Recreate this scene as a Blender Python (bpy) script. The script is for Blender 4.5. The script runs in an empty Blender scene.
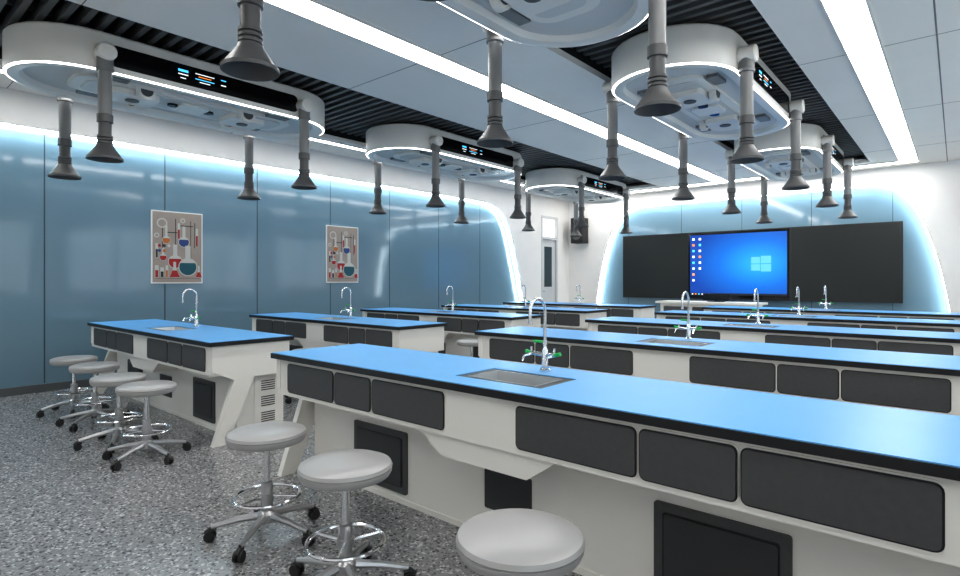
import bpy, bmesh, math, random
from mathutils import Vector, Matrix
random.seed(4)
scene = bpy.context.scene
scene.view_settings.view_transform = 'Standard'
scene.view_settings.exposure = 0.36
for lk in ('Medium High Contrast', 'Standard - Medium High Contrast'):
    try:
        scene.view_settings.look = lk; break
    except Exception: pass

# ------------------------------------------------------------------ materials
def mat(name, col, rough=0.5, metal=0.0, spec=0.5, emit=None, estr=0.0, coat=0.0):
    m = bpy.data.materials.new(name); m.use_nodes = True
    b = m.node_tree.nodes['Principled BSDF']
    b.inputs['Base Color'].default_value = (*col, 1)
    b.inputs['Roughness'].default_value = rough
    b.inputs['Metallic'].default_value = metal
    b.inputs['Specular IOR Level'].default_value = spec
    b.inputs['Coat Weight'].default_value = coat
    if emit:
        b.inputs['Emission Color'].default_value = (*emit, 1)
        b.inputs['Emission Strength'].default_value = estr
    return m

def noisy(m, scale, amt, detail=3):
    nt = m.node_tree; b = nt.nodes['Principled BSDF']
    c = tuple(b.inputs['Base Color'].default_value)
    tc = nt.nodes.new('ShaderNodeTexCoord'); n = nt.nodes.new('ShaderNodeTexNoise')
    n.inputs['Scale'].default_value = scale; n.inputs['Detail'].default_value = detail
    r = nt.nodes.new('ShaderNodeValToRGB')
    r.color_ramp.elements[0].position = .3; r.color_ramp.elements[1].position = .7
    r.color_ramp.elements[0].color = (c[0]*(1-amt), c[1]*(1-amt), c[2]*(1-amt), 1)
    r.color_ramp.elements[1].color = (min(1, c[0]*(1+amt)), min(1, c[1]*(1+amt)), min(1, c[2]*(1+amt)), 1)
    nt.links.new(tc.outputs['Object'], n.inputs['Vector'])
    nt.links.new(n.outputs['Fac'], r.inputs['Fac'])
    nt.links.new(r.outputs['Color'], b.inputs['Base Color'])
    return m

M = {}
M['wall'] = noisy(mat('wall_paint', (.82, .805, .785), .6), 3, .015)
M['ceil'] = noisy(mat('ceiling_panel', (.88, .845, .79), .55), 2, .015)
M['joint'] = mat('ceiling_joint', (.20, .20, .20), .7)
M['slat'] = mat('slat_dark', (.12, .12, .12), .5)
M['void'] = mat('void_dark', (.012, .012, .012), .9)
M['glassblue'] = mat('back_painted_glass', (.165, .262, .33), .075, 0, .6, coat=.0)
M['seam'] = mat('seam', (.03, .055, .07), .5)
M['led'] = mat('led_strip', (1, 1, 1), .5, emit=(1, .985, .96), estr=10.5)
M['ledcove'] = mat('led_cove', (1, 1, 1), .5, emit=(.82, .95, 1), estr=18.0)
M['ledpod'] = mat('led_pod', (1, 1, 1), .5, emit=(1, .99, .97), estr=5.0)
M['white'] = mat('bench_white', (.79, .765, .72), .38)
M['podwhite'] = mat('pod_white', (.78, .755, .71), .35)
M['podgrey'] = mat('pod_grey', (.62, .61, .59), .4)
M['dgrey'] = noisy(mat('panel_grey', (.072, .072, .074), .48), 40, .06)
M['dgrey2'] = mat('panel_grey_inner', (.046, .046, .048), .48)
M['black'] = mat('edge_black', (.010, .010, .012), .35)
M['blue'] = noisy(mat('worktop_blue', (.125, .40, .77), .38, 0, .4), 6, .02)
M['steel'] = mat('steel', (.62, .62, .62), .28, 1.0)
M['chrome'] = mat('chrome', (.8, .8, .82), .12, 1.0)
M['green'] = mat('valve_green', (.02, .45, .10), .35)
M['tubeg'] = mat('arm_grey', (.19, .19, .19), .4)
M['tubed'] = mat('arm_dark', (.085, .085, .086), .45)
M['seat'] = mat('seat_vinyl', (.37, .365, .36), .30)
M['stoolmetal'] = mat('stool_metal', (.50, .50, .51), .3, .85)
M['caster'] = mat('caster_black', (.02, .02, .02), .5)
M['base'] = mat('baseboard', (.10, .105, .11), .5)
M['board'] = mat('blackboard', (.018, .021, .020), .4)
M['bframe'] = mat('board_frame', (.05, .05, .05), .35, .6)
M['glossblack'] = mat('gloss_black', (.006, .006, .007), .12)
M['cyan'] = mat('icon_cyan', (.1, .6, .9), .5, emit=(.1, .6, 1), estr=.8)
M['glowwhite'] = mat('icon_pane_glow', (.9, .9, .9), .5, emit=(1, 1, 1), estr=.6)
M['orange'] = mat('icon_orange', (.9, .3, .05), .5, emit=(1, .25, .05), estr=.7)
M['logo'] = mat('icon_paleblue', (.05, .1, .2), .5, emit=(.12, .55, .95), estr=.85)
M['pbg'] = noisy(mat('poster_paper', (.36, .30, .26), .6), 8, .05)
M['pframe'] = mat('poster_frame', (.78, .78, .77), .4)
M['pred'] = mat('poster_red', (.36, .012, .012), .5)
M['pteal'] = mat('poster_teal', (.008, .09, .12), .5)
M['pdark'] = mat('poster_dark', (.025, .025, .03), .5)
M['pglass'] = mat('poster_glass', (.55, .54, .50), .5)
M['porange'] = mat('poster_orange', (.48, .15, .03), .5)
M['pblue'] = mat('poster_blue', (.03, .06, .2), .5)
M['doorw'] = mat('door_grey', (.60, .61, .62), .4)
M['winframe'] = mat('window_frame', (.60, .61, .62), .4)

def floor_mat():
    m = mat('terrazzo', (.3, .3, .3), .22, 0, .5)
    nt = m.node_tree; b = nt.nodes['Principled BSDF']
    tc = nt.nodes.new('ShaderNodeTexCoord')
    def vor(scale):
        v = nt.nodes.new('ShaderNodeTexVoronoi'); v.inputs['Scale'].default_value = scale
        nt.links.new(tc.outputs['Object'], v.inputs['Vector']); return v
    v1 = vor(95); v2 = vor(40)
    r1 = nt.nodes.new('ShaderNodeValToRGB'); e = r1.color_ramp.elements
    r1.color_ramp.interpolation = 'CONSTANT'
    e[0].position = 0; e[0].color = (.085, .087, .091, 1)
    e[1].position = .13; e[1].color = (.20, .202, .207, 1)
    for p, c in [(.40, (.235, .237, .24, 1)), (.7, (.275, .276, .278, 1)), (.90, (.50, .50, .49, 1))]:
        x = e.new(p); x.color = c
    sep = nt.nodes.new('ShaderNodeSeparateColor')
    nt.links.new(v1.outputs['Color'], sep.inputs['Color'])
    nt.links.new(sep.outputs['Red'], r1.inputs['Fac'])
    sep2 = nt.nodes.new('ShaderNodeSeparateColor')
    nt.links.new(v2.outputs['Color'], sep2.inputs['Color'])
    r2 = nt.nodes.new('ShaderNodeValToRGB'); r2.color_ramp.interpolation = 'CONSTANT'
    e2 = r2.color_ramp.elements
    e2[0].position = 0; e2[0].color = (1, 1, 1, 1)
    e2[1].position = .16; e2[1].color = (0, 0, 0, 1)
    nt.links.new(sep2.outputs['Green'], r2.inputs['Fac'])
    dist = nt.nodes.new('ShaderNodeMath'); dist.operation = 'LESS_THAN'; dist.inputs[1].default_value = .32
    nt.links.new(v2.outputs['Distance'], dist.inputs[0])
    mul = nt.nodes.new('ShaderNodeMath'); mul.operation = 'MULTIPLY'
    nt.links.new(dist.outputs[0], mul.inputs[0]); nt.links.new(r2.outputs['Color'], mul.inputs[1])
    mix = nt.nodes.new('ShaderNodeMixRGB')
    nt.links.new(mul.outputs[0], mix.inputs['Fac']); nt.links.new(r1.outputs['Color'], mix.inputs['Color1'])
    mix.inputs['Color2'].default_value = (.05, .051, .054, 1)
    nt.links.new(mix.outputs['Color'], b.inputs['Base Color'])
    return m
M['floor'] = floor_mat()

def wallpaper():
    m = bpy.data.materials.new('display_wallpaper'); m.use_nodes = True
    nt = m.node_tree; b = nt.nodes['Principled BSDF']
    tc = nt.nodes.new('ShaderNodeTexCoord'); mp = nt.nodes.new('ShaderNodeMapping')
    mp.inputs['Location'].default_value = (-.30, 0, -.02); mp.inputs['Scale'].default_value = (.70, 1, 1.1)
    g = nt.nodes.new('ShaderNodeTexGradient'); g.gradient_type = 'SPHERICAL'
    r = nt.nodes.new('ShaderNodeValToRGB'); e = r.color_ramp.elements
    e[0].position = 0; e[0].color = (.001, .05, .33, 1); e[1].position = 1; e[1].color = (.02, .38, .78, 1)
    x = e.new(.45); x.color = (.001, .14, .60, 1)
    nt.links.new(tc.outputs['Object'], mp.inputs['Vector']); nt.links.new(mp.outputs[0], g.inputs[0])
    nt.links.new(g.outputs['Fac'], r.inputs['Fac'])
    nt.links.new(r.outputs['Color'], b.inputs['Emission Color']); b.inputs['Emission Strength'].default_value = 1.0
    b.inputs['Base Color'].default_value = (.005, .01, .02, 1); b.inputs['Roughness'].default_value = .3
    return m
M['wallpaper'] = wallpaper()

def winglass():
    m = bpy.data.materials.new('window_glass'); m.use_nodes = True
    nt = m.node_tree; nt.nodes.clear()
    o = nt.nodes.new('ShaderNodeOutputMaterial'); mx = nt.nodes.new('ShaderNodeMixShader')
    t = nt.nodes.new('ShaderNodeBsdfTransparent'); g = nt.nodes.new('ShaderNodeBsdfGlossy')
    g.inputs['Roughness'].default_value = .02; mx.inputs[0].default_value = .08
    t.inputs['Color'].default_value = (.9, .95, .97, 1)
    nt.links.new(t.outputs[0], mx.inputs[1]); nt.links.new(g.outputs[0], mx.inputs[2]); nt.links.new(mx.outputs[0], o.inputs[0])
    return m
M['winglass'] = winglass()

# ------------------------------------------------------------------ mesh builder
class MB:
    def __init__(s): s.v = []; s.f = []; s.m = []; s.sm = []; s.mats = []
    def mi(s, k):
        if k not in s.mats: s.mats.append(k)
        return s.mats.index(k)
    def add(s, vs, fs, k, smooth=False):
        o = len(s.v); s.v += [tuple(v) for v in vs]; i = s.mi(k)
        for f in fs: s.f.append(tuple(o+a for a in f)); s.m.append(i); s.sm.append(smooth)
    def box(s, x0, x1, y0, y1, z0, z1, k):
        vs = [(x0,y0,z0),(x1,y0,z0),(x1,y1,z0),(x0,y1,z0),(x0,y0,z1),(x1,y0,z1),(x1,y1,z1),(x0,y1,z1)]
        s.add(vs, [(0,3,2,1),(4,5,6,7),(0,1,5,4),(1,2,6,5),(2,3,7,6),(3,0,4,7)], k)
    def prism(s, poly, plane, a0, a1, k):
        def P(p, a):
            if plane == 'xz': return (p[0], a, p[1])
            if plane == 'yz': return (a, p[0], p[1])
            return (p[0], p[1], a)
        n = len(poly)
        vs = [P(p, a0) for p in poly]+[P(p, a1) for p in poly]
        fs = [tuple(range(n)), tuple(range(2*n-1, n-1, -1))]
        fs += [(i, (i+1) % n, n+(i+1) % n, n+i) for i in range(n)]
        s.add(vs, fs, k)
    def rings(s, rings, k, smooth=True, cap0=False, cap1=False):
        n = len(rings[0])
        for i in range(len(rings)-1):
            kk = k if isinstance(k, str) else k[i]
            vs = list(rings[i])+list(rings[i+1])
            s.add(vs, [(j, (j+1) % n, n+(j+1) % n, n+j) for j in range(n)], kk, smooth)
        if cap0: s.add(rings[0], [tuple(range(n))], k if isinstance(k, str) else k[0])
        if cap1: s.add(rings[-1], [tuple(range(n))], k if isinstance(k, str) else k[-1])
    def lathe(s, prof, k, c=(0,0,0), axis='z', n=20, cap=True):
        R = []
        for r, h in prof:
            ring = []
            for i in range(n):
                a = 2*math.pi*i/n; u, w = r*math.cos(a), r*math.sin(a)
                p = (u, w, h) if axis == 'z' else ((h, u, w) if axis == 'x' else (u, h, w))
                ring.append((p[0]+c[0], p[1]+c[1], p[2]+c[2]))
            R.append(ring)
        s.rings(R, k, True, cap, cap)
    def tube(s, pts, r, k, n=10, cap=True):
        pts = [Vector(p) for p in pts]; R = []
        rr = r if isinstance(r, (list, tuple)) else [r]*len(pts)
        up = None
        for i, p in enumerate(pts):
            t = (pts[min(i+1, len(pts)-1)]-pts[max(i-1, 0)]).normalized()
            if up is None:
                up = Vector((0,0,1)) if abs(t.z) < .9 else Vector((1,0,0))
            a = t.cross(up).normalized(); b = a.cross(t).normalized(); up = b
            R.append([tuple(p+rr[i]*(math.cos(2*math.pi*j/n)*a+math.sin(2*math.pi*j/n)*b)) for j in range(n)])
        s.rings(R, k, True, cap, cap)
    def torus(s, c, R, r, k, n=36, m=8):
        rr = []
        for i in range(n+1):
            a = 2*math.pi*i/n
            rr.append([(c[0]+(R+r*math.cos(2*math.pi*j/m))*math.cos(a), c[1]+(R+r*math.cos(2*math.pi*j/m))*math.sin(a), c[2]+r*math.sin(2*math.pi*j/m)) for j in range(m)])
        s.rings(rr, k)
    def mesh(s, name):
        me = bpy.data.meshes.new(name); me.from_pydata(s.v, [], s.f)
        for k in s.mats: me.materials.append(M[k])
        for i, p in enumerate(me.polygons): p.material_index = s.m[i]; p.use_smooth = s.sm[i]
        bm = bmesh.new(); bm.from_mesh(me)
        bmesh.ops.remove_doubles(bm, verts=[v for v in bm.verts if all(f.smooth for f in v.link_faces)], dist=1e-5)
        bmesh.ops.recalc_face_normals(bm, faces=bm.faces)
        for e in bm.edges:
            if len(e.link_faces) == 2 and e.calc_face_angle(0) > math.radians(38): e.smooth = False
        bm.to_mesh(me); bm.free(); me.update()
        return me
def obj(name, me, loc=(0,0,0), rz=0.0, sc=None):
    if isinstance(me, MB): me = me.mesh(name)
    o = bpy.data.objects.new(name, me); scene.collection.objects.link(o)
    o.location = loc; o.rotation_euler = (0, 0, rz)
    if sc: o.scale = sc
    return o
def rrect(x0, x1, y0, y1, r=.02, n=4):
    pts = []
    for cx, cy, a0 in [(x1-r,y1-r,0),(x0+r,y1-r,90),(x0+r,y0+r,180),(x1-r,y0+r,270)]:
        for i in range(n+1):
            a = math.radians(a0+90*i/n); pts.append((cx+r*math.cos(a), cy+r*math.sin(a)))
    return pts

# ------------------------------------------------------------------ room
XL, XR, Y0, Y1, H = -7.70, 1.60, -2.6, 12.50, 3.32
DG = .17
b = MB(); b.box(XL-.3, XR+.2, Y0-.2, Y1+.3, -.1, 0, 'floor'); obj('floor', b)

def bez(p0, p1, p2, p3, n=14):
    out = []
    for i in range(n+1):
        t = i/n; q = [(1-t)**3, 3*t*(1-t)**2, 3*t*t*(1-t), t**3]
        out.append(tuple(sum(w*p[k] for w, p in zip(q, (p0,p1,p2,p3))) for k in (0,1)))
    return out
TOP = H+.46
archL = [(-2.3, 0), (-2.3, 2.4)] + bez((-2.3,2.4),(-2.2,2.8),(-2.0,2.95),(-1.5,2.95))[1:] + \
        bez((9.0,2.95),(9.75,2.95),(9.95,2.65),(10.12,2.2)) + bez((10.12,2.2),(10.4,1.4),(10.6,.7),(10.75,0),8)[1:]
dy0, dy1, dz = 11.25, 11.98, 2.85
poly = [(Y0, 0), (Y0, TOP), (dy0, TOP), (dy0, 0)] + archL[::-1]
b = MB(); b.prism(poly, 'yz', XL-DG, XL, 'wall'); obj('wall_left', b)
b = MB(); b.box(XL-DG, XL, dy1, Y1, 0, TOP, 'wall'); obj('wall_corner', b)
b = MB(); b.box(XL-DG, XL, dy0, dy1, dz, TOP, 'wall'); obj('wall_lintel', b)
b = MB(); b.box(XL-DG-.12, XL-DG, Y0, 11.0, 0, TOP, 'glassblue')
y = 1.555-1.265*3
while y < 10.6:
    b.box(XL-DG-.001, XL-DG+.0015, y-.006, y+.006, .1, 2.93, 'seam'); y += 1.265
obj('wall_glass_panelling_left', b)
def strip(name, path, plane, a0, a1, off, k):
    mb = MB(); n = len(path)
    def P(p, a):
        return (a, p[0], p[1]) if plane == 'yz' else (p[0], a, p[1])
    inn = []
    for i, p in enumerate(path):
        a = Vector(path[max(i-1,0)]); c = Vector(path[min(i+1,n-1)]); t = (c-a).normalized()
        nn = Vector((t.y, -t.x))
        inn.append((p[0]+nn.x*off, p[1]+nn.y*off))
    vs = [P(p, a0) for p in inn]+[P(p, a1) for p in inn]+[P(p, a0) for p in path]+[P(p, a1) for p in path]
    fs = []
    for i in range(n-1):
        fs.append((i, i+1, n+i+1, n+i)); fs.append((i, 2*n+i, 2*n+i+1, i+1)); fs.append((n+i, n+i+1, 3*n+i+1, 3*n+i))
    mb.add(vs, fs, k); return obj(name, mb)
strip('cove_light_left', archL, 'yz', XL-.12, XL-.07, .012, 'ledcove')
b = MB(); b.box(XL-DG, XL-DG+.02, -2.28, 10.72, 0, .09, 'base'); obj('baseboard_left', b)
cxs = -3.5
half = [(3.5,0),(3.42,.6)] + bez((3.42,.6),(3.33,1.3),(3.2,1.9),(3.02,2.35),8)[1:] + bez((3.02,2.35),(2.8,2.85),(2.6,3.03),(2.15,3.03))[1:]
archF = [(cxs-p[0], p[1]) for p in half] + [(cxs+p[0], p[1]) for p in half[::-1]]
poly = [(XL-.3, 0), (XL-.3, TOP), (XR+.2, TOP), (XR+.2, 0)] + archF[::-1]
b = MB(); b.prism(poly, 'xz', Y1, Y1+DG, 'wall'); obj('wall_front', b)
b = MB(); b.box(cxs-3.7, cxs+3.7, Y1+DG, Y1+DG+.12, 0, 3.2, 'glassblue')
for i in range(-2, 3):
    b.box(cxs+i*1.3-.005, cxs+i*1.3+.005, Y1+DG-.0015, Y1+DG+.001, 0, 3.03, 'seam')
obj('wall_glass_panelling_front', b)
strip('cove_light_front', archF, 'xz', Y1+.07, Y1+.12, .012, 'ledcove')
b = MB(); b.box(XL-.3, XR+.2, Y0-.15, Y0, 0, TOP, 'wall'); obj('wall_rear', b)
wins = [(-1.9, .3), (1.0, 3.2), (3.9, 6.1), (6.8, 9.0), (9.7, 11.9)]
b = MB(); b.box(XR, XR+.2, Y0, Y1+.1, 0, .95, 'wall'); b.box(XR, XR+.2, Y0, Y1+.1, 2.75, TOP, 'wall')
yy = Y0
for w in wins: b.box(XR, XR+.2, yy, w[0], .95, 2.75, 'wall'); yy = w[1]
b.box(XR, XR+.2, yy, Y1+.1, .95, 2.75, 'wall'); obj('wall_right', b)
for i, (a, c) in enumerate(wins):
    b = MB()
    for p in [(a,c,.95,1.0),(a,c,2.7,2.75),(a,a+.05,1.0,2.7),(c-.05,c,1.0,2.7),((a+c)/2-.03,(a+c)/2+.03,1.0,2.7)]:
        b.box(XR+.08, XR+.14, p[0], p[1], p[2], p[3], 'winframe')
    b.box(XR+.105, XR+.112, a+.05, (a+c)/2-.03, 1.0, 2.7, 'winglass')
    b.box(XR+.105, XR+.112, (a+c)/2+.03, c-.05, 1.0, 2.7, 'winglass')
    obj('window_%d' % (i+1), b)
b = MB(); b.box(XR-.015, XR, Y0, Y1, 0, .09, 'base'); obj('baseboard_right', b)
b = MB()
b.box(XL-.12, XL+.01, dy0, dy0+.06, 0, dz, 'winframe'); b.box(XL-.12, XL+.01, dy1-.06, dy1, 0, dz, 'winframe')
b.box(XL-.12, XL+.01, dy0+.06, dy1-.06, dz-.06, dz, 'winframe'); b.box(XL-.12, XL, dy0+.06, dy1-.06, 2.28, 2.34, 'winframe')
b.box(XL-.09, XL-.05, dy0+.06, dy1-.06, 0, 2.28, 'doorw')
b.box(XL-.09, XL-.06, dy0+.06, dy1-.06, 2.34, dz-.06, 'glowwhite')  # transom pane: own emission stands in for light behind the glass
b.box(XL-.052, XL-.046, dy0+.2, dy1-.2, 1.1, 2.1, 'seam')
b.tube([(XL-.05, dy0+.12, 1.0), (XL, dy0+.12, 1.0), (XL, dy0+.22, 1.0)], .012, 'steel', 8)
obj('door_1', b)

# ceiling
bands = [(-6.92, -4.95), (-2.75, -1.15)]
b = MB(); xs = [XL-.25, bands[0][0], bands[0][1], bands[1][0], bands[1][1], XR+.2]
YB = 11.7
b.box(xs[0], xs[1], Y0, Y1+.1, H, H+.06, 'ceil'); b.box(xs[2], xs[3], Y0, Y1+.1, H, H+.06, 'ceil'); b.box(xs[4], xs[5], Y0, Y1+.1, H, H+.06, 'ceil')
for q in bands: b.box(q[0], q[1], YB, Y1+.1, H, H+.06, 'ceil')
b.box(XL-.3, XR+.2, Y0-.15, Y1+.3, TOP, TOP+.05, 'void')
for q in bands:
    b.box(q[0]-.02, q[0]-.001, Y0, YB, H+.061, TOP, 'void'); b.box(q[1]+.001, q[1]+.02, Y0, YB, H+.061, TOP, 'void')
obj('ceiling', b)
b = MB()
for y in [-1.2, 1.2, 3.6, 6.0, 8.4, 10.8]:
    for a, c in [(XL, bands[0][0]), (bands[0][1], bands[1][0]), (bands[1][1], XR)]:
        b.box(a, c, y-.004, y+.004, H-.0015, H+.001, 'joint')
for x in (-.13, ): b.box(x-.006, x+.006, Y0, Y1, H-.0015, H+.001, 'joint')
obj('trim_ceiling_joints', b)
for i, q in enumerate(bands):
    b = MB(); y = Y0+.05; zs = H+.13
    while y < YB-.05:
        b.box(q[0], q[1], y, y+.05, zs, zs+.09, 'slat'); y += .13
    for x in (q[0]+.02, (q[0]+q[1])/2, q[1]-.06): b.box(x, x+.04, Y0, YB, zs+.09, zs+.13, 'slat')
    obj('ceiling_slat_grille', b)
def lightstrip(x0, x1, y0, y1):
    b = MB(); f = .02
    b.box(x0, x1, y0, y1, H-.012, H-.002, 'led')
    for q in [(x0-f,x0,y0-f,y1+f),(x1,x1+f,y0-f,y1+f),(x0,x1,y0-f,y0),(x0,x1,y1,y1+f)]: b.box(*q, H-.016, H, 'podwhite')
    obj('linear_ceiling_light', b)
lightstrip(-3.83, -3.58, -2.3, 11.88)
lightstrip(-.75, -.51, -2.3, 11.88)
lightstrip(-7.12, -7.02, -2.3, 11.88)
lightstrip(-7.12, -.51, 11.95, 12.15)

# ------------------------------------------------------------------ bench
def slab_hole(b, x0,x1,y0,y1,z0,z1,h,k):
    b.box(x0,h[0],y0,y1,z0,z1,k); b.box(h[1],x1,y0,y1,z0,z1,k)
    b.box(h[0],h[1],y0,h[2],z0,z1,k); b.box(h[0],h[1],h[3],y1,z0,z1,k)
def bench(hl):
    s = hl/1.75; b = MB()
    D = .70
    hx, ya, yb = .195, .19, .41
    slab_hole(b, -hl, hl, 0, D, .765, .797, (-hx,hx,ya,yb), 'black')
    slab_hole(b, -hl+.008, hl-.008, .008, D-.008, .797, .8005, (-.255,.255,.15,.45), 'blue')
    x0,x1,y0,y1,zb = -hx,hx,ya,yb,.60
    b.add([(x0,y0,.797),(x1,y0,.797),(x1,y1,.797),(x0,y1,.797),(x0+.02,y0+.02,zb),(x1-.02,y0+.02,zb),(x1-.02,y1-.02,zb),(x0+.02,y1-.02,zb)],
          [(0,1,5,4),(1,2,6,5),(2,3,7,6),(3,0,4,7),(4,5,6,7)], 'steel')
    slab_hole(b, x0-.006,x1+.006,y0-.006,y1+.006,.797,.7995,(x0,x1,y0,y1),'steel')
    b.lathe([(.03,zb+.001),(.03,zb+.004),(.012,zb+.003)], 'chrome', (0,.3,0), n=16)
    e = hl-.03
    b.box(-e, e, .035, .055, .535, .765, 'white'); b.box(-e, e, D-.055, D-.035, .535, .765, 'white')
    b.box(-e, e, .055, D-.055, .535, .55, 'white')
    prof = [(.03,.765),(.03,.57),(.20,.49),(.035,0),(.135,0),(.17,.05),(.36,.50),(.67,.50),(.67,.765)]
    for sx in (-1, 1):
        a, c = sorted((sx*(hl-.02), sx*(hl-.065)))
        b.prism(prof, 'yz', a, c, 'white')
    w = hl-.10
    b.box(-w, w, .26, .66, .0, .535, 'white')
    b.box(-w-.002, w+.002, .255, .662, 0, .03, 'white')
    for sx in (-1, 1):
        a, c = sorted((sx*w, sx*(w+.004)))
        b.box(a, c, .40, .62, .07, .49, 'white')
        for z0 in (.10, .23, .36):
            for i in range(5):
                a, c = sorted((sx*w, sx*(w+.006)))
                b.box(a, c, .46, .58, z0+i*.018, z0+i*.018+.008, 'black')
    for lo, hi in [(-1.59,-1.105),(-1.085,-.765),(-.745,-.215)]:
        for m in (1, -1):
            x0, x1 = sorted((m*lo*s, m*hi*s))
            for g, d, k in [(.012,.004,'white'),(.006,.0055,'black'),(.0,.010,'dgrey')]:
                b.prism(rrect(x0-g, x1+g, .565-g, .737+g, .018+g), 'xz', .035-d, .04, k)
    for m in (1, -1):
        x0, x1 = sorted((m*-1.20*s, m*-.72*s))
        for g, d, k in [(0,.012,'dgrey'),(-.035,.014,'black'),(-.042,.017,'dgrey2')]:
            b.prism(rrect(x0-g, x1+g, .06-g, .41+g, .012), 'xz', .26-d, .265, k)
    b.prism(rrect(-.15, .13, .15, .35, .01), 'xz', .252, .265, 'dgrey2')
    b.prism([(-.40,.535),(.40,.535),(.25,.43),(-.25,.43)], 'xz', .05, .26, 'white')
    return b.mesh('lab_bench')
def mk_faucet():
    b = MB()
    b.lathe([(.028,0),(.028,.012),(.018,.02),(.016,.11),(.011,.12),(.009,.13)], 'chrome', n=16)
    pts = [(0,0,.12),(0,0,.31)]
    for i in range(1, 11):
        a = math.pi*i/10; pts.append((0, -.065+.065*math.cos(a), .31+.065*math.sin(a)))
    pts += [(0,-.13,.27),(0,-.13,.245)]
    b.tube(pts, [.0085]*len(pts[:-1])+[.006], 'chrome', 10)
    b.lathe([(.011,.245),(.011,.265)], 'chrome', (0,-.13,0), n=12)
    for sx in (-1, 1):
        b.tube([(0,0,.085),(sx*.07,-.02,.095)], .010, 'chrome', 10)
        b.tube([(sx*.07,-.02,.09),(sx*.07,-.085,.085),(sx*.07,-.10,.06)], [.008,.006,.004], 'chrome', 8)
        b.tube([(sx*.07,-.02,.09),(sx*.105,-.02,.10)], .010, 'green', 10)
        b.tube([(sx*.07,-.02,.10),(sx*.07,-.02,.125)], .006, 'chrome', 8)
    b.tube([(0,0,.14),(0,.0,.16)], .014, 'chrome', 10)
    b.tube([(0,-.0,.15),(-.03,-.02,.155),(-.05,-.03,.155)], .007, 'green', 8)
    return b.mesh('gooseneck_lab_faucet')
faucet = mk_faucet()
BR, BL = bench(1.75), bench(1.54)
rows = [1.84+2.0*i for i in range(5)]
rowsL = [1.83+1.86*i for i in range(5)]
for i in range(5):
    for cx, me, y in ((-1.62, BR, rows[i]), (-5.79, BL, rowsL[i])):
        obj('lab_bench', me, (cx, y, 0))
        obj('gooseneck_lab_faucet', faucet, (cx+.02, y+.53, .8012))

# ------------------------------------------------------------------ stools
def mk_stool():
    b = MB()
    b.lathe([(.02,.465),(.160,.465),(.180,.473),(.188,.488),(.188,.500)], 'seat', n=40)
    b.lathe([(.186,.498),(.190,.507),(.184,.520),(.162,.529),(.10,.533),(.01,.534)], 'seat', n=40)
    b.lathe([(.06,.452),(.10,.466)], 'stoolmetal', n=20)
    b.lathe([(.016,.26),(.016,.46)], 'chrome', n=14)
    b.lathe([(.028,.09),(.028,.27),(.018,.275)], 'stoolmetal', n=16)
    b.lathe([(.045,.075),(.045,.115),(.03,.13)], 'stoolmetal', n=18)
    b.torus((0,0,.20), .155, .0085, 'chrome')
    for i in range(3):
        a = 2*math.pi*i/3+.4
        b.tube([(.025*math.cos(a),.025*math.sin(a),.20),(.153*math.cos(a),.153*math.sin(a),.20)], .007, 'chrome', 8)
    b.lathe([(.036,.185),(.036,.215)], 'stoolmetal', n=16)
    for i in range(5):
        a = 2*math.pi*i/5; c, s = math.cos(a), math.sin(a)
        b.tube([(.03*c,.03*s,.105),(.14*c,.14*s,.092),(.255*c,.255*s,.068)], [.020,.016,.012], 'stoolmetal', 8)
        b.tube([(.25*c,.25*s,.075),(.25*c,.25*s,.045)], .008, 'caster', 8)
        cc = Vector((.262*c,.262*s,.026)); t = Vector((-s, c, 0))
        for sg in (-1, 1):
            p = cc+t*(.006*sg); q = cc+t*(.020*sg)
            b.tube([tuple(p), tuple(q)], .026, 'caster', 16)
        b.tube([(.235*c,.235*s,.052),(.262*c,.262*s,.056),(.285*c,.285*s,.04)], [.012,.014,.010], 'caster', 8)
    return b.mesh('lab_stool')
stool = mk_stool()
sp = [(-2.60,1.40,.3),(-1.90,1.365,.9),(-.98,1.32,.5),(-.22,1.22,0),(-4.38,1.45,.2),(-4.94,1.44,.8),(-5.78,1.50,.4),(-6.44,1.50,1.0)]
for (x, y, r) in sp: obj('lab_stool', stool, (x, y, 0), r)
for r in range(1, 5):
    for x in (-2.65,-1.95,-1.0,-.3,-4.6,-5.3,-5.95,-6.6):
        rr = rowsL if x < -4 else rows
        obj('lab_stool', stool, (x+random.uniform(-.06,.06), rr[r]-.42+random.uniform(-.05,.05), 0), random.uniform(0, 6))

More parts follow.
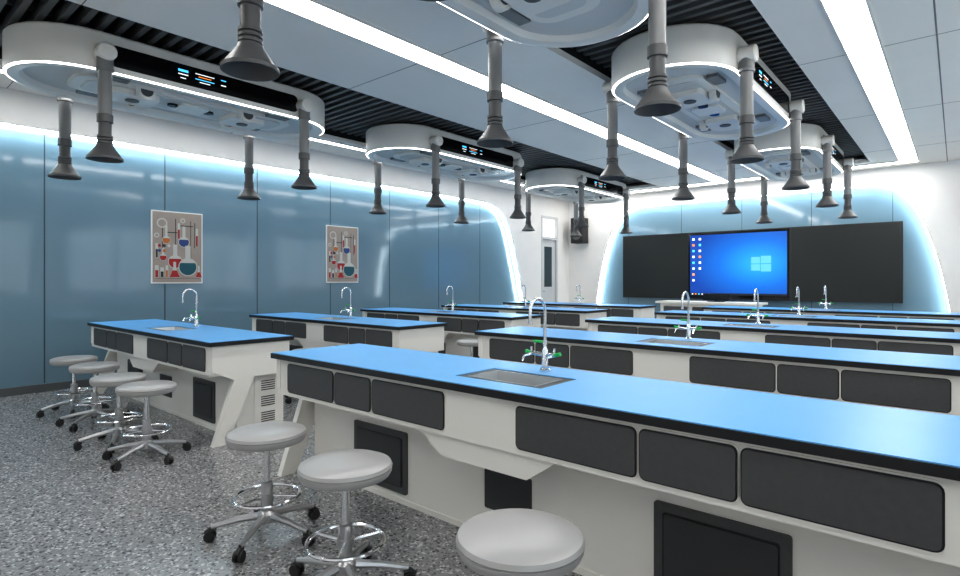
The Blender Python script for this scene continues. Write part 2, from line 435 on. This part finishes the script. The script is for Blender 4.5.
# ------------------------------------------------------------------ ceiling pods
def stad(hw, z, n=18):
    st = 1.52-.57; pts = []
    for i in range(n+1):
        a = math.pi*i/n; pts.append((hw*math.cos(a), st+hw*math.sin(a), z))
    for i in range(n+1):
        a = math.pi+math.pi*i/n; pts.append((hw*math.cos(a), -st+hw*math.sin(a), z))
    return pts
def mk_pod():
    b = MB(); hw = .57; ZT = 3.42; dz_ = .03
    prof = [(-.10,ZT),(-.015,ZT-.012),(0,ZT-.03),(0,3.095),(-.005,3.078),(-.024,3.068),(-.05,3.066),(-.11,3.075),(-.135,3.115),(-.15,3.12)]
    mats = ['podwhite','podwhite','podwhite','podwhite','ledpod','podwhite','podwhite','podwhite','podgrey']
    R = [stad(hw+o, z) for o, z in prof]
    b.rings(R, mats, True, cap0=True, cap1=True)
    for sx in (-1, 1):
        a, c = sorted((sx*.568, sx*.578))
        b.prism(rrect(-.90, .90, 3.125, 3.31, .05), 'yz', a, c, 'glossblack')
        a, c = sorted((sx*.576, sx*.580))
        for (y, z, w, h, k) in [(-.30,3.25,.09,.022,'cyan'),(-.30,3.215,.09,.010,'glowwhite'),(-.10,3.255,.18,.008,'glowwhite'),
                                (-.10,3.23,.12,.008,'orange'),(-.10,3.205,.18,.008,'cyan'),(-.30,3.18,.05,.008,'glowwhite'),(.08,3.255,.05,.010,'cyan'),
                                (.08,3.205,.05,.010,'glowwhite'),(-.10,3.18,.10,.008,'glowwhite')]:
            b.box(a, c, y-w/2, y+w/2, z-h/2, z+h/2, k)
    def Z(z): return z+dz_
    b.prism(rrect(-.26,.26,-1.05,1.05,.16,6), 'xy', Z(3.06), Z(3.10), 'podwhite')
    b.prism(rrect(-.19,.19,-.95,.95,.10,6), 'xy', Z(3.05), Z(3.07), 'podgrey')
    for sy in (-1, 1):
        b.prism(rrect(-.17,.17,sy*.55-.20,sy*.55+.20,.05), 'xy', Z(3.0), Z(3.06), 'podwhite')
        for sx in (-1, 1):
            b.lathe([(.03,-.03),(.085,-.03),(.085,.03),(.03,.03)], 'podwhite', (sx*.22, sy*.50, Z(3.05)), 'x', 24)
            b.lathe([(.01,-.034),(.055,-.034),(.055,.034),(.01,.034)], 'tubed', (sx*.22, sy*.50, Z(3.05)), 'x', 20)
            b.box(sx*.33-.05, sx*.33+.05, sy*.80-.12, sy*.80+.12, Z(3.06), Z(3.092), 'tubeg')
        b.lathe([(.06,Z(2.992)),(.06,Z(3.005))], 'tubed', (0, sy*.55, 0), n=20)
        b.lathe([(.05,Z(3.03)),(.05,Z(3.055))], 'glossblack', (0, sy*.18, 0), n=20)
    b.prism(rrect(-.14,.14,-.14,.14,.04), 'xy', Z(3.03), Z(3.06), 'podwhite')
    for sx in (-1, 1):
        for sy in (-1, 1):
            cx, cy = sx*.63, sy*.95; zj = 3.20
            b.lathe([(.05,.54*sx),(.062,.55*sx),(.062,.58*sx),(.074,.585*sx),(.074,.70*sx),(.066,.71*sx),(.045,.712*sx),(.045,.707*sx)], 'podwhite', (0, cy, zj), 'x', 24)
            b.lathe([(.062,zj-.03),(.062,zj-.12),(.066,zj-.125),(.066,zj-.15),(.055,zj-.155)], 'tubeg', (cx, cy, 0), n=20)
            b.lathe([(.052,zj-.14),(.052,2.67)], 'tubeg', (cx, cy, 0), n=20)
            pr = [(.05,2.68),(.060,2.675),(.060,2.61),(.048,2.605),(.048,2.50)]
            z = 2.50
            for i in range(3): pr += [(.058,z-.003),(.058,z-.018),(.048,z-.022)]; z -= .026
            b.lathe(pr, 'tubed', (cx, cy, 0), n=20, cap=False)
            b.lathe([(.048,2.43),(.060,2.42),(.068,2.40),(.128,2.315),(.136,2.31),(.136,2.292),(.130,2.292),(.120,2.315),(.05,2.40),(.01,2.402)], 'tubed', (cx, cy, 0), n=28)
    return b.mesh('fume_extraction_ceiling_pod')
pod = mk_pod()
for i in range(3):
    obj('fume_extraction_ceiling_pod', pod, (-2.0, (2.28, 6.05, 9.93)[i], 0))
    obj('fume_extraction_ceiling_pod', pod, (-6.13, 2.45+3.95*i, 0))

# ------------------------------------------------------------------ blackboard with display
emp = bpy.data.objects.new('interactive_blackboard', None); scene.collection.objects.link(emp)
def child(name, b, loc=(0,0,0)):
    o = obj(name, b, loc); o.parent = emp; return o
YF = Y1+.10
b = MB(); b.box(-6.17,-.74,YF-.09,YF-.03,.85,2.33,'bframe'); b.box(-6.13,-.78,YF-.095,YF-.08,.89,2.29,'board')
for x in (-4.60,-2.54): b.box(x-.012,x+.012,YF-.098,YF-.08,.87,2.31,'bframe')
b.box(-4.58,-2.56,YF-.097,YF-.08,.87,2.31,'glossblack')
for x in (-5.5,-3.5,-1.5): b.box(x-.1,x+.1,YF-.03,Y1+DG-.012,1.4,1.8,'bframe')
child('board', b)
scx = -3.57
b = MB(); b.add([(-.97,0,-.66),(.97,0,-.66),(.97,0,.66),(-.97,0,.66)], [(0,1,2,3)], 'wallpaper')
child('display', b, (scx, YF-.099, 1.60))
b = MB()
for (x0,x1,z0,z1) in [(.30,.47,.015,.15),(.485,.68,.015,.17),(.30,.47,-.135,0),(.485,.68,-.155,0)]:
    b.add([(x0,0,z0),(x1,0,z0),(x1,0,z1),(x0,0,z1)], [(0,1,2,3)], 'logo')
cs = ['glowwhite','orange','cyan','glowwhite','cyan','glowwhite','orange','glowwhite','glowwhite']
for i in range(8):
    for j in range(2 if i < 6 else 1):
        x = -.92+j*.14; z = .55-i*.13
        b.add([(x,0,z),(x+.05,0,z),(x+.05,0,z+.05),(x,0,z+.05)], [(0,1,2,3)], cs[(i+j*3) % 9])
b.add([(-.97,0,-.66),(.97,0,-.66),(.97,0,-.615),(-.97,0,-.615)], [(0,1,2,3)], 'pdark')
for i in range(7):
    x = -.93+i*.07; b.add([(x,-.001,-.652),(x+.03,-.001,-.652),(x+.03,-.001,-.627),(x,-.001,-.627)], [(0,1,2,3)], cs[i])
child('display_icons', b, (scx, YF-.101, 1.60))

# teacher desk
b = MB()
b.box(-4.7,-2.75,10.98,11.66,.80,.84,'white'); b.box(-4.62,-2.83,11.05,11.60,.0,.80,'white')
for i in range(3): b.prism(rrect(-4.55+i*.58,-4.02+i*.58,.45,.74,.02),'xz',11.04,11.052,'dgrey')
obj('teacher_desk', b)
b = MB()
b.box(-3.75,-3.45,11.25,11.40,.842,.856,'black'); b.box(-3.63,-3.57,11.31,11.34,.855,.90,'black')
b.prism(rrect(-3.85,-3.35,.87,1.0,.01),'xz',11.30,11.33,'glossblack')
obj('desk_monitor', b)

# speakers
for x in (-7.28, .33):
    b = MB()
    b.prism(rrect(-.17,.17,-.32,.32,.02),'xz',-.30,-.02,'caster')
    b.prism(rrect(-.155,.155,-.305,.305,.02),'xz',-.308,-.30,'black')
    b.lathe([(.11,-.315),(.12,-.308)],'tubed',(0,0,-.12),'y',24); b.lathe([(.04,-.315),(.05,-.308)],'tubed',(0,0,.16),'y',20)
    b.box(-.05,.05,-.03,.0,-.06,.06,'steel')
    obj('wall_speaker', b, (x, Y1, 2.52))

# ------------------------------------------------------------------ posters
def poster(loc, W, Hh):
    b = MB()
    b.box(0,.018,-W/2,W/2,-Hh/2,Hh/2,'pframe')
    b.box(.018,.020,-W/2+.015,W/2-.015,-Hh/2+.015,Hh/2-.015,'pbg')
    L = [.0205]
    def poly(pts, k):
        x = L[0]; L[0] += .00004
        b.add([(x, p[0]*W, p[1]*Hh) for p in pts], [tuple(range(len(pts)))], k)
    def disc(cx, cy, r, k, n=20, a0=0, a1=360):
        poly([(cx+r*math.cos(math.radians(a0+(a1-a0)*i/n)), cy+r*W/Hh*math.sin(math.radians(a0+(a1-a0)*i/n))) for i in range(n+(a1-a0 < 360))], k)
    def rect(x0,x1,y0,y1,k): poly([(x0,y0),(x1,y0),(x1,y1),(x0,y1)], k)
    def erl(cx, y0, w, h, k):
        poly([(cx-w/2,y0),(cx+w/2,y0),(cx+w*.12,y0+h*.62),(cx+w*.12,y0+h),(cx-w*.12,y0+h),(cx-w*.12,y0+h*.62)],'pglass')
        poly([(cx-w*.46,y0+.006),(cx+w*.46,y0+.006),(cx+w*.20,y0+h*.46),(cx-w*.20,y0+h*.46)], k)
    def rnd(cx, cy, r, h, k):
        rect(cx-r*.28,cx+r*.28,cy,cy+h,'pglass'); disc(cx,cy,r,'pglass'); disc(cx,cy,r*.9,k,20,150,390)
    def tubeg(cx, y0, w, h, k):
        rect(cx-w/2,cx+w/2,y0,y0+h,'pglass'); rect(cx-w*.38,cx+w*.38,y0+.005,y0+h*.6,k)
    rect(-.42,.45,-.43,-.425,'pdark')
    rect(-.05,-.035,-.25,.40,'pdark'); rect(.25,.262,-.2,.38,'pdark'); rect(-.2,.0,.20,.212,'pdark'); rect(.05,.3,.30,.312,'pdark')
    rect(-.30,-.285,-.05,.28,'pdark'); rect(.33,.345,.0,.36,'pdark')
    disc(-.30,.33,.10,'pglass'); disc(-.30,.33,.075,'pbg'); disc(-.40,.16,.05,'pglass'); disc(-.40,.16,.03,'pbg')
    disc(.10,.38,.05,'pglass'); disc(.10,.38,.03,'pbg')
    rnd(-.22,.10,.08,.2,'porange'); rnd(.12,.08,.11,.22,'pblue')
    rnd(-.05,-.20,.14,.24,'pred'); rnd(.20,-.27,.19,.30,'pteal'); erl(-.06,-.42,.22,.22,'pred')
    erl(.42,-.42,.14,.17,'pred'); tubeg(-.40,-.42,.07,.17,'pred'); tubeg(-.30,-.42,.07,.14,'pdark'); tubeg(-.21,-.42,.05,.17,'porange')
    tubeg(.38,.02,.05,.26,'pred'); tubeg(.02,.12,.05,.22,'pred'); tubeg(-.40,-.15,.05,.20,'pdark'); rnd(-.28,-.14,.07,.13,'pred')
    for i in range(5): disc(-.35+.09*(i % 3), .02-.07*(i//3), .03, ['pred','pdark','pglass','pblue','porange'][i])
    obj('chemistry_poster', b, loc)
PX = XL-DG+.002
poster((PX, 2.97, 1.70), .64, .95)
poster((PX, 5.58, 1.70), .64, .95)

# ------------------------------------------------------------------ world, camera
w = bpy.data.worlds.new('World'); scene.world = w; w.use_nodes = True
bg = w.node_tree.nodes['Background']; bg.inputs['Color'].default_value = (.96, .98, 1, 1); bg.inputs['Strength'].default_value = 1.6

cam = bpy.data.cameras.new('camera'); co = bpy.data.objects.new('camera', cam); scene.collection.objects.link(co)
cam.sensor_width = 36; cam.lens = 555/960*36; cam.shift_y = -8/960; cam.clip_start = .05
co.location = (0, 0, 1.27); co.rotation_euler = (math.radians(90), 0, math.radians(40.7))
scene.camera = co
